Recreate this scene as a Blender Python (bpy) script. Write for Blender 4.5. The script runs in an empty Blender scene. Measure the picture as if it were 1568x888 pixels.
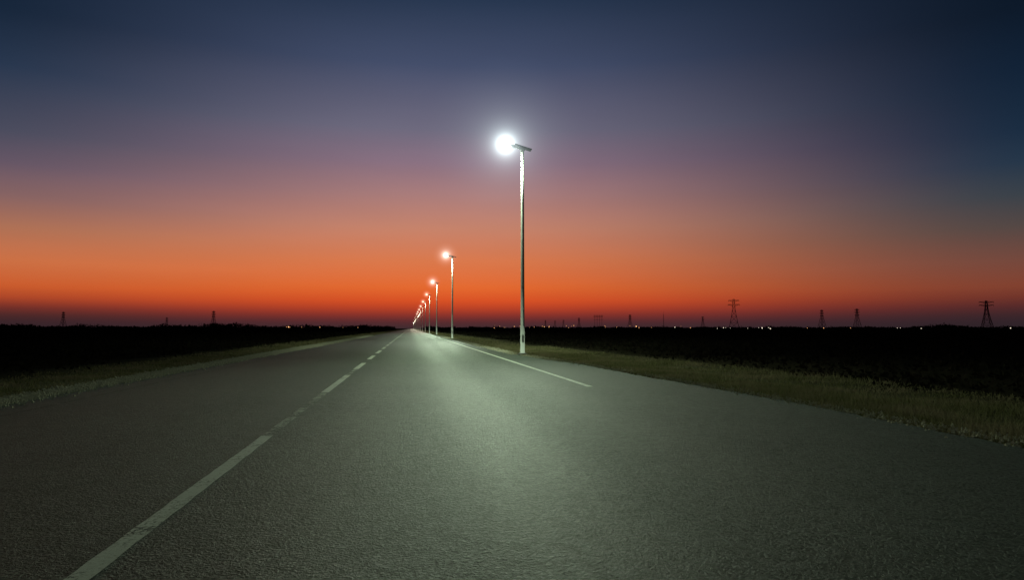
import bpy, bmesh, math, random
import numpy as np
from mathutils import Vector, Matrix
random.seed(4); rng=np.random.default_rng(4)
sc=bpy.context.scene
sc.view_settings.view_transform='Standard'; sc.view_settings.look='None'; sc.view_settings.exposure=0
R=math.radians

# ------------------------------------------------------------ helpers
def hexlin(h,k=1.0):
    h=h.lstrip('#'); o=[]
    for i in (0,2,4):
        c=int(h[i:i+2],16)/255
        o.append((c/12.92 if c<=.04045 else ((c+.055)/1.055)**2.4)*k)
    return (*o,1)
def new_mat(name):
    m=bpy.data.materials.new(name); m.use_nodes=True
    nt=m.node_tree; nt.nodes.clear()
    out=nt.nodes.new('ShaderNodeOutputMaterial')
    return m,nt,out
class G:
    def __init__(s,nt): s.nt=nt
    def n(s,t,**k):
        nd=s.nt.nodes.new(t)
        for a,b in k.items(): setattr(nd,a,b)
        return nd
    def l(s,a,b): s.nt.links.new(a,b)
    def put(s,sock,v):
        if isinstance(v,bpy.types.NodeSocket): s.l(v,sock)
        else: sock.default_value=v
    def m(s,op,a,b=None,c=None,clamp=False):
        nd=s.n('ShaderNodeMath',operation=op,use_clamp=clamp); s.put(nd.inputs[0],a)
        if b is not None: s.put(nd.inputs[1],b)
        if c is not None: s.put(nd.inputs[2],c)
        return nd.outputs[0]
    def mr(s,v,a,b,c=0.0,d=1.0,smooth=True):
        nd=s.n('ShaderNodeMapRange',interpolation_type='SMOOTHSTEP' if smooth else 'LINEAR')
        s.put(nd.inputs[0],v)
        for i,x in enumerate((a,b,c,d)): nd.inputs[1+i].default_value=x
        return nd.outputs[0]
    def mix(s,f,a,b,mode='MIX'):
        nd=s.n('ShaderNodeMix',data_type='RGBA',blend_type=mode); s.put(nd.inputs[0],f)
        s.put(nd.inputs[6],a); s.put(nd.inputs[7],b); return nd.outputs[2]
    def noise(s,vec,scale,detail=4,rough=.55,dist=0):
        nd=s.n('ShaderNodeTexNoise'); s.l(vec,nd.inputs['Vector'])
        nd.inputs['Scale'].default_value=scale; nd.inputs['Detail'].default_value=detail
        nd.inputs['Roughness'].default_value=rough; nd.inputs['Distortion'].default_value=dist
        return nd.outputs['Fac']
    def mapv(s,vec,sc_):
        nd=s.n('ShaderNodeMapping'); s.l(vec,nd.inputs[0]); nd.inputs['Scale'].default_value=sc_; return nd.outputs[0]
def simple(name,col,rough=.6,metal=0.,nscale=3.,var=.35,spec=.5):
    m,nt,out=new_mat(name); g=G(nt)
    tc=g.n('ShaderNodeTexCoord').outputs['Object']
    f=g.noise(tc,nscale)
    b=g.n('ShaderNodeBsdfPrincipled')
    lo=tuple(c*(1-var) for c in col[:3])+(1,); hi=tuple(min(1,c*(1+var)) for c in col[:3])+(1,)
    g.l(g.mix(f,lo,hi),b.inputs['Base Color'])
    b.inputs['Roughness'].default_value=rough; b.inputs['Metallic'].default_value=metal
    b.inputs['Specular IOR Level'].default_value=spec
    g.l(b.outputs[0],out.inputs[0]); return m
def link(o,parent=None):
    sc.collection.objects.link(o)
    if parent: o.parent=parent
    return o
def mesh_obj(name,verts,faces,mat,parent=None,smooth=False):
    me=bpy.data.meshes.new(name); me.from_pydata(verts,[],faces); me.update()
    if smooth:
        me.polygons.foreach_set('use_smooth',[len(p.vertices)==4 for p in me.polygons])
    me.materials.append(mat); return link(bpy.data.objects.new(name,me),parent)
def fast_mesh(name,V,k,mat):
    n=len(V)//k
    me=bpy.data.meshes.new(name); me.vertices.add(len(V)); me.vertices.foreach_set('co',V.astype(np.float32).ravel())
    me.loops.add(n*k); me.loops.foreach_set('vertex_index',np.arange(n*k,dtype=np.int32))
    me.polygons.add(n); me.polygons.foreach_set('loop_start',np.arange(0,n*k,k,dtype=np.int32))
    me.update(calc_edges=True); me.validate(); me.materials.append(mat)
    return link(bpy.data.objects.new(name,me))

# ------------------------------------------------------------ camera
cam=bpy.data.cameras.new('camera'); co=link(bpy.data.objects.new('camera',cam))
cam.sensor_width=36; cam.lens=24; cam.clip_end=30000; cam.clip_start=.05
co.location=(0,0,1.2); co.rotation_euler=(R(93.23),0,R(-8.5)); sc.camera=co

# ------------------------------------------------------------ sky (dusk)
w=bpy.data.worlds.new('World'); sc.world=w; w.use_nodes=True
nt=w.node_tree; nt.nodes.clear(); g=G(nt)
wo=g.n('ShaderNodeOutputWorld'); bg=g.n('ShaderNodeBackground')
vec=g.n('ShaderNodeTexCoord').outputs['Generated']
nv=g.n('ShaderNodeVectorMath',operation='NORMALIZE'); g.l(vec,nv.inputs[0])
sx=g.n('ShaderNodeSeparateXYZ'); g.l(nv.outputs[0],sx.inputs[0])
elev=g.m('MULTIPLY',g.m('ARCSINE',sx.outputs[2]),180/math.pi)
az=g.m('MULTIPLY',g.m('ARCTAN2',sx.outputs[0],sx.outputs[1]),180/math.pi)
EM=60.
fac=g.m('DIVIDE',elev,EM,clamp=True)
def ramp(st):
    r=g.n('ShaderNodeValToRGB'); cr=r.color_ramp; cr.interpolation='LINEAR'
    while len(cr.elements)>1: cr.elements.remove(cr.elements[-1])
    cr.elements[0].position=st[0][0]/EM; cr.elements[0].color=hexlin(st[0][1])
    for e,c in st[1:]:
        el=cr.elements.new(e/EM); el.color=hexlin(c)
    g.l(fac,r.inputs[0]); return r.outputs[0]
C=ramp([(0,'3e2c30'),(.6,'582b2e'),(1.1,'88322b'),(1.7,'ba4126'),(2.3,'d85025'),(3.4,'e2672e'),(5.6,'da784b'),
        (8.4,'c6836b'),(11.1,'a97c7a'),(13.7,'8a7181'),(16.4,'6e6a7e'),(21.4,'444e6a'),(26.2,'27364e'),(40,'15233a'),(60,'0c1626')])
L=ramp([(0,'30242a'),(.6,'3a2428'),(1.0,'4c2828'),(1.5,'732f28'),(2.1,'a84428'),(2.9,'c85a2c'),(4.6,'cc7044'),
        (6.9,'ac7055'),(9.0,'846262'),(11.2,'625464'),(13.3,'474a5c'),(17.5,'24344b'),(21.,'142438'),(35,'0f1c2f'),(60,'0a1422')])
Rr=ramp([(0,'2c2328'),(.6,'33242a'),(1.0,'3e262a'),(1.5,'54292a'),(2.1,'6e332a'),(2.9,'80402f'),(4.6,'73473c'),
        (6.9,'524643'),(9.0,'384048'),(11.2,'233548'),(13.3,'182b40'),(17.5,'0f2034'),(21.,'0b1828'),(35,'0a1626'),(60,'08101c')])
Bk=ramp([(0,'14181f'),(10,'121c2a'),(30,'0c1728'),(60,'080f1c')])
fL=g.mr(az,2.,-32.); fR=g.mr(az,4.,47.)
fB=g.mr(g.m('ABSOLUTE',g.m('SUBTRACT',az,5.)),50.,130.)
col=g.mix(fL,C,L); col=g.mix(fR,col,Rr); col=g.mix(fB,col,Bk)
hz=g.noise(g.mapv(nv.outputs[0],(2,2,14)),1.5,3)
col=g.mix(1.,col,g.mix(hz,(.94,.94,.94,1),(1.06,1.06,1.06,1)),'MULTIPLY')
ns=g.n('ShaderNodeTexSky',sky_type='NISHITA'); ns.sun_disc=False
ns.sun_elevation=R(-4); ns.sun_rotation=R(4)
col=g.mix(.02,col,ns.outputs[0],'ADD')
g.l(col,bg.inputs[0]); bg.inputs[1].default_value=1.0
g.l(bg.outputs[0],wo.inputs[0])

# ------------------------------------------------------------ ground
m_ground,nt,out=new_mat('ground_soil'); g=G(nt)
P=g.n('ShaderNodeNewGeometry').outputs['Position']
s=g.n('ShaderNodeSeparateXYZ'); g.l(P,s.inputs[0])
wob=g.m('MULTIPLY',g.m('SUBTRACT',g.noise(P,.45,4),.5),3.0)
dist=g.m('ADD',g.m('ABSOLUTE',g.m('ADD',s.outputs[0],.3)),wob)
fv=g.mr(dist,6.8,11.2)
n1=g.noise(P,9,6,.7); n2=g.noise(P,.9,4)
verge=g.mix(n1,(.034,.035,.016,1),(.18,.17,.095,1))
verge=g.mix(g.m('MULTIPLY',n2,.6),verge,(.11,.10,.065,1))
field=g.mix(n2,(.008,.0075,.005,1),(.026,.022,.014,1))
b=g.n('ShaderNodeBsdfDiffuse'); g.l(g.mix(fv,verge,field),b.inputs[0])
bp=g.n('ShaderNodeBump'); bp.inputs['Strength'].default_value=.9; bp.inputs['Distance'].default_value=.08
g.l(n1,bp.inputs['Height']); g.l(bp.outputs[0],b.inputs['Normal']); g.l(b.outputs[0],out.inputs[0])
S=9000
mesh_obj('ground',[(-S,-S,0),(S,-S,0),(S,S,0),(-S,S,0)],[(0,1,2,3)],m_ground)

# ------------------------------------------------------------ road
m_road,nt,out=new_mat('asphalt'); g=G(nt)
P=g.n('ShaderNodeNewGeometry').outputs['Position']
s=g.n('ShaderNodeSeparateXYZ'); g.l(P,s.inputs[0]); X=s.outputs[0]
st=g.noise(g.mapv(P,(1.6,.035,1)),1.,4,.6)
st2=g.noise(g.mapv(P,(.5,.02,1)),1.,2)
big=g.noise(P,.35,4)
Xw=g.m('ADD',X,g.m('MULTIPLY',g.m('SUBTRACT',st2,.5),.35))
def band(a,b_,soft):
    return g.m('MULTIPLY',g.mr(Xw,a-soft,a+soft),g.mr(Xw,b_-soft,b_+soft,1.,0.))
tr=g.m('ADD',g.m('MULTIPLY',band(.5,1.45,.28),.75),g.m('MULTIPLY',band(-1.0,-.2,.3),.5))
tr=g.m('ADD',tr,g.m('MULTIPLY',band(-5.,-3.2,.5),.3)); tr=g.m('ADD',tr,g.m('MULTIPLY',band(2.2,3.1,.35),.3),clamp=True)
vo=g.n('ShaderNodeTexVoronoi',feature='F1'); g.l(P,vo.inputs['Vector']); vo.inputs['Scale'].default_value=90
stones=g.m('SUBTRACT',1.,vo.outputs['Distance'])
fine=g.noise(P,60,6,.72); mid=g.noise(P,9,4,.6); patch=g.noise(P,1.4,5,.6)
grain=g.noise(P,44,3.5,.6,.6)
agg=g.mix(g.mr(grain,.3,.72),(.008,.014,.008,1),(.066,.088,.060,1))
colr=g.mix(g.m('MULTIPLY',st,.5),agg,(.018,.027,.018,1))
colr=g.mix(g.m('MULTIPLY',tr,.3),colr,(.056,.075,.055,1))
colr=g.mix(g.mr(big,.35,.7,0,.4),colr,(.014,.021,.014,1))
colr=g.mix(g.mr(patch,.45,.75,0,.35),colr,(.052,.066,.046,1))
b=g.n('ShaderNodeBsdfPrincipled'); g.l(colr,b.inputs['Base Color'])
ro=g.m('ADD',g.m('MULTIPLY',fine,.2),g.m('SUBTRACT',.49,g.m('MULTIPLY',tr,.06)))
g.l(ro,b.inputs['Roughness'])
g.l(g.m('MULTIPLY',g.mr(grain,.35,.65,.5,1.),g.mr(mid,.3,.7,.16,.30)),b.inputs['Specular IOR Level'])
b.inputs['Specular Tint'].default_value=(.72,1,.90,1)
gr2=g.mr(grain,.35,.7)
h=g.m('ADD',g.m('MULTIPLY',stones,.25),g.m('ADD',g.m('MULTIPLY',gr2,.8),g.m('ADD',g.m('MULTIPLY',fine,.45),g.m('MULTIPLY',mid,.9))))
bp=g.n('ShaderNodeBump'); bp.inputs['Strength'].default_value=1.; bp.inputs['Distance'].default_value=.0105
g.l(h,bp.inputs['Height']); g.l(bp.outputs[0],b.inputs['Normal']); g.l(b.outputs[0],out.inputs[0])
def redge(y):
    return float(np.interp(y,[-60,0,6,14,22,27,31,45,80],[6.3,6.2,6.05,5.82,5.45,5.0,4.6,4.5,4.45]))
def ledge(y): return float(np.interp(y,[-60,0,30,80],[-6.2,-6.15,-6.15,-6.0]))
ys=list(np.arange(-60,70,.35))+list(np.arange(70,300,4))+[400,600,1000,1800,3000]
V=[];F=[]
for i,y in enumerate(ys):
    j=.06 if y<100 else 0
    a=ledge(y)+random.uniform(-j,j)+.07*math.sin(y*.8); c=redge(y)+random.uniform(-j,j)+.08*math.sin(y*.63+1)
    V+=[(a-.12,y,-.01),(a,y,.03),(c,y,.03),(c+.12,y,-.01)]
    if i:
        q=4*i
        for k in range(3): F.append((q-4+k,q-3+k,q+1+k,q+k))
mesh_obj('road',V,F,m_road)

def paint_mat(name,wear,col):
    m,nt,out=new_mat(name); g=G(nt)
    P=g.n('ShaderNodeNewGeometry').outputs['Position']
    f=g.noise(P,40,6,.75); f2=g.noise(P,2.2,3)
    b=g.n('ShaderNodeBsdfPrincipled'); b.inputs['Roughness'].default_value=.6; b.inputs['Specular IOR Level'].default_value=.3
    v=g.m('ADD',g.m('MULTIPLY',f,.75),g.m('MULTIPLY',f2,.35))
    k=g.mr(v,wear-.12,wear+.1)
    g.l(g.mix(f,tuple(c*.7 for c in col)+(1,),tuple(c*1.1 for c in col)+(1,)),b.inputs['Base Color'])
    bp=g.n('ShaderNodeBump'); bp.inputs['Strength'].default_value=.7; bp.inputs['Distance'].default_value=.008
    g.l(f,bp.inputs['Height']); g.l(bp.outputs[0],b.inputs['Normal'])
    tr=g.n('ShaderNodeBsdfTransparent'); mx=g.n('ShaderNodeMixShader')
    g.l(k,mx.inputs[0]); g.l(tr.outputs[0],mx.inputs[1]); g.l(b.outputs[0],mx.inputs[2]); g.l(mx.outputs[0],out.inputs[0])
    return m
m_pa=paint_mat('road_paint',.455,(.38,.42,.33)); m_worn=paint_mat('road_paint_worn',.53,(.17,.205,.15)); m_vw=paint_mat('road_paint_faded',.60,(.13,.15,.11))
def strips(name,lst,mat,z=.035):
    V=[];F=[]
    for x,y0,y1,wd in lst:
        n=max(1,int((y1-y0)/.15)) if y1<80 else 1
        for i in range(n+1):
            y=y0+(y1-y0)*i/n; d=random.uniform(-.005,.005); e=random.uniform(-.005,.005)
            V+=[(x-wd/2+d,y,z),(x+wd/2+e,y,z)]
            if i: q=len(V); F.append((q-4,q-3,q-1,q-2))
    return mesh_obj(name,V,F,mat)
CX=-1.52
d=[(CX,-1.5,7.8,.12),(CX,12.9,17.6,.14),(CX,20.0,23.6,.15),(CX,26.4,30.0,.16)]
y=32.8
while y<900: d.append((CX,y,y+4.2,.17)); y+=6.8
strips('centre_line_marking',d,m_pa)
strips('worn_centre_line_marking',[(CX,7.8,12.9,.12),(CX,17.6,20.,.1)],m_worn)
strips('edge_line_marking',[(3.58,13.4,900,.12)],m_pa)
strips('faded_edge_line_marking',[(-5.35,10,900,.10)],m_vw)

m_grit,nt,out=new_mat('grit'); g=G(nt)
P=g.n('ShaderNodeNewGeometry').outputs['Position']
b=g.n('ShaderNodeBsdfDiffuse')
g.l(g.mix(g.noise(P,30,5,.8),(.12,.12,.08,1),(.50,.47,.35,1)),b.inputs[0])
g.l(b.outputs[0],out.inputs[0])
def grit(n,fx,wd):
    y=3+rng.random(n)**1.6*110; c=np.array([fx(t) for t in y])+rng.normal(0,wd,n)
    r=rng.uniform(.008,.03,n)*(1+y/40)
    a=rng.random(n)*6.28
    out=[]
    p=[np.stack([c+r*np.cos(a+k*2.09),y+r*np.sin(a+k*2.09),np.full(n,.02)],1) for k in range(3)]
    top=np.stack([c,y,.02+r*1.2],1)
    for i,j in ((0,1),(1,2),(2,0)):
        out.append(np.stack([p[i],p[j],top],1))
    return np.concatenate(out).reshape(-1,3)
fast_mesh('gravel_shoulder',np.concatenate([grit(60000,lambda t:ledge(t)-.25,.20),grit(7000,lambda t:redge(t)+.2,.16)]),3,m_grit)

# ------------------------------------------------------------ grass
def leaf_mat(name,a,b_,c,tr=.25):
    m,nt,out=new_mat(name); g=G(nt)
    gm=g.n('ShaderNodeNewGeometry'); P=gm.outputs['Position']; rd=gm.outputs['Random Per Island']
    f=g.noise(P,.8,4)
    col=g.mix(rd,a,b_); col=g.mix(g.mr(f,.4,.65),col,c)
    d=g.n('ShaderNodeBsdfDiffuse'); t=g.n('ShaderNodeBsdfTranslucent'); g.l(col,d.inputs[0]); g.l(col,t.inputs[0])
    mx=g.n('ShaderNodeMixShader'); mx.inputs[0].default_value=tr
    g.l(d.outputs[0],mx.inputs[1]); g.l(t.outputs[0],mx.inputs[2]); g.l(mx.outputs[0],out.inputs[0]); return m
m_grass=leaf_mat('grass_blade',(.060,.070,.026,1),(.19,.18,.085,1),(.20,.17,.10,1))
m_scrub=leaf_mat('scrub_leaf',(.007,.008,.005,1),(.020,.018,.011,1),(.016,.012,.009,1),.1)
m_tree=leaf_mat('tree_foliage',(.006,.007,.005,1),(.014,.013,.009,1),(.012,.010,.008,1),.1)
def clumpf(x,y):
    return .5+.25*np.sin(x*2.1+1.3*np.sin(y*.9))+.25*np.sin(y*1.7+1.9*np.sin(x*1.1+y*.23))
def blades(n,fx,sign,width,y0,y1,powr,h0,h1):
    y=y0+rng.random(n)**powr*(y1-y0)
    off=rng.random(n)**1.3*width
    x=np.array([fx(t) for t in y])+sign*(.03+off)
    keep=rng.random(n)<np.clip(clumpf(x,y)*1.25+.1,0,1)*np.clip(1.25-off/width*1.1,0.05,1)
    x=x[keep];y=y[keep];off=off[keep];n=len(x)
    h=rng.uniform(h0,h1,n)*(.55+.9*clumpf(x*.6,y*.5))*(.5+.5*np.clip(off/.5,0,1))
    a=rng.random(n)*6.28; wd=(.004+.0005*y)*rng.uniform(.7,1.3,n)
    lean=h*rng.uniform(.15,.9,n); la=rng.random(n)*6.28
    b0=np.stack([x-wd*np.cos(a),y-wd*np.sin(a),np.zeros(n)],1); b1=np.stack([x+wd*np.cos(a),y+wd*np.sin(a),np.zeros(n)],1)
    t=np.stack([x+lean*np.cos(la),y+lean*np.sin(la),h],1)
    return np.stack([b0,b1,t],1).reshape(-1,3)
fast_mesh('verge_grass',np.concatenate([
    blades(150000,redge,1,4.6,4,45,1.3,.03,.11), blades(30000,redge,1,4.,45,220,1.2,.05,.16),
    blades(60000,ledge,-1,3.6,5,45,1.3,.02,.08), blades(30000,ledge,-1,4.,45,220,1.2,.05,.16)]),3,m_grass)

def leaves(cx,cy,rw,hh,nper,size):
    n=len(cx)*nper; i=np.repeat(np.arange(len(cx)),nper)
    u=rng.normal(size=(n,3)); u/=np.linalg.norm(u,axis=1)[:,None]; r=rng.random(n)**.4
    p=np.stack([cx[i]+u[:,0]*r*rw[i],cy[i]+u[:,1]*r*rw[i],np.abs(u[:,2])*r*hh[i]],1)
    a=rng.normal(size=(n,3)); a/=np.linalg.norm(a,axis=1)[:,None]; b=np.cross(a,rng.normal(size=(n,3))); b/=np.linalg.norm(b,axis=1)[:,None]
    s=(size[i]*rng.uniform(.5,1.3,n))[:,None]
    return np.stack([p-a*s,p-b*s*.5,p+a*s,p+b*s*.5],1).reshape(-1,3)
n=5500; sg=np.where(rng.random(n)<.5,-1,1); yy=3+rng.random(n)**1.4*230; xx=sg*(10.6+rng.random(n)**1.2*(16+yy*.9))
rw=rng.uniform(.7,1.8,n)*(1+yy/150); hh=rng.uniform(.06,.20,n)*(1+yy/200)
fast_mesh('field_scrub',leaves(xx,yy,rw,hh,24,rng.uniform(.03,.08,n)*(1+yy/50)),4,m_scrub)
def polar(az,dd): return dd*np.sin(np.radians(az)),dd*np.cos(np.radians(az))
n=1500; azz=rng.uniform(-45,62,n); dd=rng.uniform(520,1000,n)
keep=np.abs(azz)>1.6; azz=azz[keep]; dd=dd[keep]; n=len(azz)
x,y=polar(azz,dd)
prof=.55+.25*np.sin(azz*1.3)+.2*np.sin(azz*3.7+1)+.15*np.sin(azz*9.1)
hh=(2.0+np.clip(prof,0,1.2)*3.0*rng.uniform(.5,1.25,n))*np.where(azz<0,1.25,.8)*dd/800
hh+=np.where(np.abs(azz+14.)<1.6,2.2,0)+np.where(np.abs(azz-41)<1.2,2.0,0)
fast_mesh('distant_treeline',leaves(x,y,rng.uniform(5,13,n),hh,60,rng.uniform(.6,1.3,n)),4,m_tree)

# ------------------------------------------------------------ street lamps
m_pole=simple('galvanised_steel',(.44,.45,.43,1),.8,.0,2.5,.10,.15)
m_house=simple('lamp_housing',(.10,.10,.11,1),.5,.3,5)
m_panel=simple('solar_panel',(.01,.014,.035,1),.15,.1,8)
m_conc=simple('concrete',(.14,.14,.13,1),.9,0,6)
def emis(name,col,st):
    m,nt,out=new_mat(name); g=G(nt); e=g.n('ShaderNodeEmission'); e.inputs[0].default_value=col; e.inputs[1].default_value=st
    g.l(e.outputs[0],out.inputs[0]); return m
m_led=emis('led_lens',(.9,1,.97,1),14)
m_led2=emis('led_lens_warm',(1,.76,.52,1),7)
def bloom_mat(name,col,k,Rh,rate,soft=.04,k2=0.):  # self-glowing volume imitating lens bloom, not scattering mist
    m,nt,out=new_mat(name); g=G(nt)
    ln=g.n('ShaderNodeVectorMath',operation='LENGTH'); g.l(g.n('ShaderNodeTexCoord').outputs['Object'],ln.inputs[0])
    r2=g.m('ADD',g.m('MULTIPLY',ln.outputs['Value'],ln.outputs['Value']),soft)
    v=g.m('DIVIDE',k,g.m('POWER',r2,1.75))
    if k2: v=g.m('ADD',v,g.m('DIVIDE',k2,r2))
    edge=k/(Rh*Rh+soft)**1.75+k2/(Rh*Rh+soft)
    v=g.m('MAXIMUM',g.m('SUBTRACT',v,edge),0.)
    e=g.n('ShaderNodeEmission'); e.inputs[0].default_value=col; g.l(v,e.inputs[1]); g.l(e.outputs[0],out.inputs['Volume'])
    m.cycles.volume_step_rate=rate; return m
m_bloom=bloom_mat('bloom_glow',(.84,1,1,1),.066,4.0,.22,.04,.036)
m_bloom_mid=bloom_mat('bloom_glow_mid',(1,.90,.78,1),.05,1.6,.4,.05)
m_bloom_far=bloom_mat('bloom_glow_far',(1,.74,.54,1),.032,1.2,.5,.06)
def rings(name,prof,mat,parent,seg=20):
    V=[];F=[]
    for z,r in prof:
        for k in range(seg): V.append((r*math.cos(2*math.pi*k/seg),r*math.sin(2*math.pi*k/seg),z))
    for i in range(len(prof)-1):
        for k in range(seg): F.append((i*seg+k,i*seg+(k+1)%seg,(i+1)*seg+(k+1)%seg,(i+1)*seg+k))
    F.append(tuple(range(seg-1,-1,-1))); F.append(tuple((len(prof)-1)*seg+k for k in range(seg)))
    return mesh_obj(name,V,F,mat,parent,True)
def bbox_part(name,size,bev,mat,taper=1.):
    bm=bmesh.new(); bmesh.ops.create_cube(bm,size=1)
    for v in bm.verts:
        v.co.x*=size[0]; v.co.y*=size[1]*(taper if v.co.x<0 else 1); v.co.z*=size[2]
    bmesh.ops.bevel(bm,geom=bm.edges[:],offset=bev,segments=2,affect='EDGES')
    me=bpy.data.meshes.new(name); bm.to_mesh(me); bm.free(); me.materials.append(mat); return me
H=9.18
me_head=bbox_part('head',(.62,.30,.09),.02,m_house,.75)
me_panel=bbox_part('panel',(.80,.40,.035),.006,m_panel)
me_arm=bbox_part('arm',(.60,.07,.07),.012,m_pole)
me_lens=bbox_part('lens',(.42,.20,.03),.01,m_led,.8)
me_lens2=bbox_part('lens_warm',(.42,.20,.03),.01,m_led2,.8)
me_brk=bbox_part('bracket',(.16,.14,.20),.02,m_pole)
me_door=bbox_part('door',(.09,.02,.34),.006,m_pole)
me_plinth=bbox_part('plinth',(.40,.40,.10),.02,m_conc)
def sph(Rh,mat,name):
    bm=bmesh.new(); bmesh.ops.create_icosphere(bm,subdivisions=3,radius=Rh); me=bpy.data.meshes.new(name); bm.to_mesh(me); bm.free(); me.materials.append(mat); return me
me_h1=sph(4.0,m_bloom,'bloom_ball'); me_hb=sph(1.6,m_bloom_mid,'bloom_ball_mid'); me_h2=sph(1.2,m_bloom_far,'bloom_ball_far')
poleme=None
positions=[-15.6,30.0]+[77+45*k for k in range(22)]
def part(name,me,par,loc,rot=(0,0,0)):
    o=link(bpy.data.objects.new(name,me),par); o.location=loc; o.rotation_euler=rot; return o
tilt=R(16)
def led_light(e_,col):
    """street-lighting optic: little light straight down, most of it thrown along the road, shielded sideways"""
    ld=bpy.data.lights.new('led',type='SPOT'); ld.spot_size=R(174); ld.spot_blend=.2; ld.shadow_soft_size=.16
    ld.color=col; ld.energy=e_; ld.use_nodes=True
    nt=ld.node_tree; nt.nodes.clear(); g=G(nt)
    o=g.n('ShaderNodeOutputLight'); em=g.n('ShaderNodeEmission')
    s=g.n('ShaderNodeSeparateXYZ'); g.l(g.n('ShaderNodeTexCoord').outputs['Normal'],s.inputs[0])
    az_=g.m('ABSOLUTE',s.outputs[2]); ax_=g.m('ABSOLUTE',s.outputs[0])
    f=g.mr(az_,.25,1.,1.,.32,False)
    f=g.m('MULTIPLY',f,g.mr(ax_,.2,.8,1.,.35))
    f=g.m('MULTIPLY',f,g.mr(ax_,.5,.92,1.,.05,False))
    g.l(f,em.inputs[1]); g.l(em.outputs[0],o.inputs[0]); return ld
LD={}
for idx,py in enumerate(positions):
    e=link(bpy.data.objects.new('street_lamp',None))
    px=4.96 if idx<2 else 4.72
    e.location=(px,py,0)
    if poleme is None:
        p=rings('pole',[(.09,.15),(.12,.15),(.125,.10),(1.3,.098),(1.32,.088),(3,.082),(5,.076),(7,.070),(H,.064)],m_pole,e); poleme=p.data
    else: part('pole',poleme,e,(0,0,0))
    part('plinth',me_plinth,e,(0,0,.04)); part('service_door',me_door,e,(0,-.096,.75))
    part('bracket',me_brk,e,(0,0,H+.05),(0,tilt,0))
    ax=Vector((-math.cos(tilt),0,math.sin(tilt)))
    c=Vector((0,0,H+.10))
    part('arm',me_arm,e,c+ax*.18,(0,tilt,0))
    part('luminaire',me_head,e,c+ax*.66,(0,tilt,0))
    part('led_lens',me_lens if idx<3 else me_lens2,e,c+ax*.76+Vector((0,0,-.065)),(0,tilt,0))
    part('solar_panel',me_panel,e,c-ax*.02+Vector((0,0,.09)),(0,tilt,0))
    lp=c+ax*.80+Vector((0,0,-.12))
    key=0 if idx==0 else (1 if idx<5 else 2)
    if key not in LD: LD[key]=led_light((2400,16500,10000)[key],((.78,1.,.70),(.78,1.,.70),(1,.90,.66))[key])
    part('led_light',LD[key],e,lp)
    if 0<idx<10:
        part('bloom_glow',me_h1 if idx<2 else (me_hb if idx<4 else me_h2),e,lp+Vector((0,0,.10)))  # added glow ball round the lamp head, stands in for lens bloom

# ------------------------------------------------------------ pylons
m_steel=simple('pylon_steel',(.05,.045,.045,1),.8,.0,.4)
def bars_mesh(name,bars):
    V=[];F=[]
    for p,q,t in bars:
        p=Vector(p);q=Vector(q);dn=(q-p).normalized()
        u=dn.cross(Vector((0,0,1)) if abs(dn.z)<.95 else Vector((1,0,0))).normalized(); v=dn.cross(u)
        i=len(V)
        for c in (p,q):
            for a,b in ((-1,-1),(1,-1),(1,1),(-1,1)): V.append(tuple(c+u*a*t/2+v*b*t/2))
        for k in range(4): F.append((i+k,i+(k+1)%4,i+4+(k+1)%4,i+4+k))
        F+= [(i+3,i+2,i+1,i),(i+4,i+5,i+6,i+7)]
    me=bpy.data.meshes.new(name); me.from_pydata(V,[],F); me.materials.append(m_steel); return me
def pylon(arms,t=.42,H=40.,base=6.6):
    B=[]; lv=[0,9,17,24,30,35,H]; hw=[base,4.7,3.2,2.1,1.5,1.2,.9]
    cor=lambda i:[(s*hw[i],r*hw[i],lv[i]) for s,r in ((-1,-1),(1,-1),(1,1),(-1,1))]
    for i in range(len(lv)-1):
        a=cor(i);b=cor(i+1)
        for k in range(4):
            B.append((a[k],b[k],t)); B.append((a[k],b[(k+1)%4],t*.55)); B.append((a[(k+1)%4],b[k],t*.55)); B.append((b[k],b[(k+1)%4],t*.55))
    for z,wd in arms:
        for s in (-1,1):
            for r in (-1,1):
                B.append(((s*1.,r*1.,z),(s*wd,0,z),t*.9)); B.append(((s*1.1,r*1.1,z-2.2),(s*wd,0,z),t*.7))
            for f in (.35,.65): B.append(((s*wd*f,0,z),(s*wd*f,0,z-2.2*(1-f)),t*.5))
            B.append(((s*wd,0,z),(s*wd,0,z-1.8),t*.7))
    return B
pyA=bars_mesh('pylon_a',pylon([(38.5,6.5),(33,7.2)],.55))
pyB=bars_mesh('pylon_b',pylon([(38.5,8.5),(34,8.5)],.6))
pyC=bars_mesh('pylon_c',pylon([(38.5,4.5),(33.5,5.5),(28.5,4.5)],.42))
def put(name,me,azd,dd,s=1.,rot=0):
    x,y=polar(azd,dd); o=link(bpy.data.objects.new(name,me)); o.location=(float(x),float(y),0); o.scale=(s,)*3
    o.rotation_euler=(0,0,R(-azd+rot)); return o
put('electricity_pylon',pyA,26.5,950)
put('electricity_pylon',pyB,43.3,1160,1.0,15)
for a,dd,r in ((35.3,1500,30),(32.9,1560,50),(24.1,2300,20),(18.3,1950,35),(14.1,2500,30),(12.8,3100,10),(12.1,3300,10),(11.3,3200,40),(-15.1,1650,40),(-18.3,2700,20),(-24.8,1900,50)):
    put('electricity_pylon',pyC,a,dd,1.,r)
Bg=[]
for xx_ in (-9,9,-3,3):
    for r in (-1,1): Bg.append(((xx_,r,0),(xx_,r,34),.6))
    for z in range(0,34,4): Bg.append(((xx_,-1,z),(xx_,1,z+4),.4))
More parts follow.
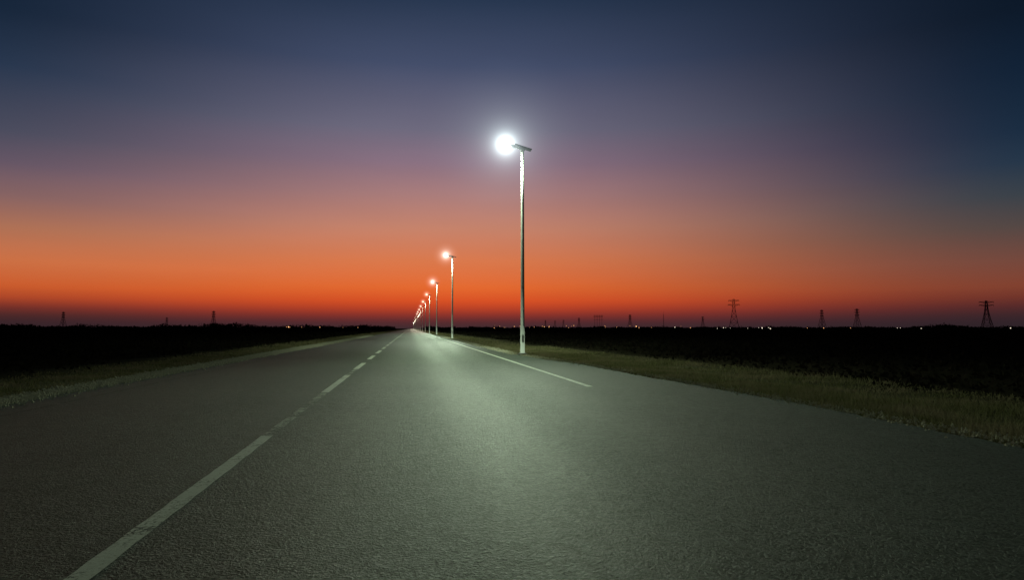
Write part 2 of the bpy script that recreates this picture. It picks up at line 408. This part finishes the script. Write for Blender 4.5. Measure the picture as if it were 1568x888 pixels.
for z in (34,30,24):
    for r in (-1,1): Bg.append(((-12,r,z),(12,r,z),.6))
for k in range(-12,12,3): Bg.append(((k,0,30),(k+3,0,34),.45))
put('substation_gantry',bars_mesh('gantry',Bg),15.7,1750)
Bm=[]
for k in range(3):
    a=k*2.094; b2=a+2.094
    for z in range(0,40,4):
        r=1.3-.02*z; r1=1.3-.02*(z+4)
        Bm.append(((r*math.cos(a),r*math.sin(a),z),(r1*math.cos(a),r1*math.sin(a),z+4),.4)); Bm.append(((r*math.cos(a),r*math.sin(a),z),(r1*math.cos(b2),r1*math.sin(b2),z+4),.25))
Bm.append(((0,0,40),(0,0,46),.35))
put('radio_mast',bars_mesh('mast',Bm),21.0,1900)

# ------------------------------------------------------------ distant settlement lights
def lights(name,specs,mat,r):
    bm=bmesh.new()
    for a,dd,z in specs:
        x,y=polar(a,dd); bmesh.ops.create_icosphere(bm,subdivisions=1,radius=r*random.uniform(.5,1.3),matrix=Matrix.Translation((float(x),float(y),z)))
    me=bpy.data.meshes.new(name); bm.to_mesh(me); bm.free(); me.materials.append(mat); link(bpy.data.objects.new(name,me))
D=480
wl=[(rng.uniform(25,30),D,1.0+rng.random()*.9) for _ in range(11)]+[(21.9,D,2),(37.9,D,1.5),(38.1,D,1.5),(39.4,D,1.2),(44.6,D,1.4)]
ol=[(rng.uniform(7,14),D,1.6+rng.random()*1.6) for _ in range(16)]+[(rng.uniform(16,24),D,1.5+rng.random()*1.6) for _ in range(9)]\
  +[(-9.75,D,2.2),(-9.5,D,2.0),(-8.6,D,2.),(-7.2,D,2.),(-5.4,D,1.8),(-4.2,D,1.8)]+[(rng.uniform(30,44),D,1.5) for _ in range(3)]
lights('distant_white_lights',wl,emis('far_white',(1,.85,.65,1),1.6),.25)
lights('distant_orange_lights',ol,emis('far_orange',(1,.45,.18,1),1.3),.23)
lights('distant_building_lights',[(-9.6,D,2.2),(11.2,D,2.4),(11.6,D,2.3),(18.8,D,2.6)],emis('far_amber',(1,.5,.2,1),2.),.40)
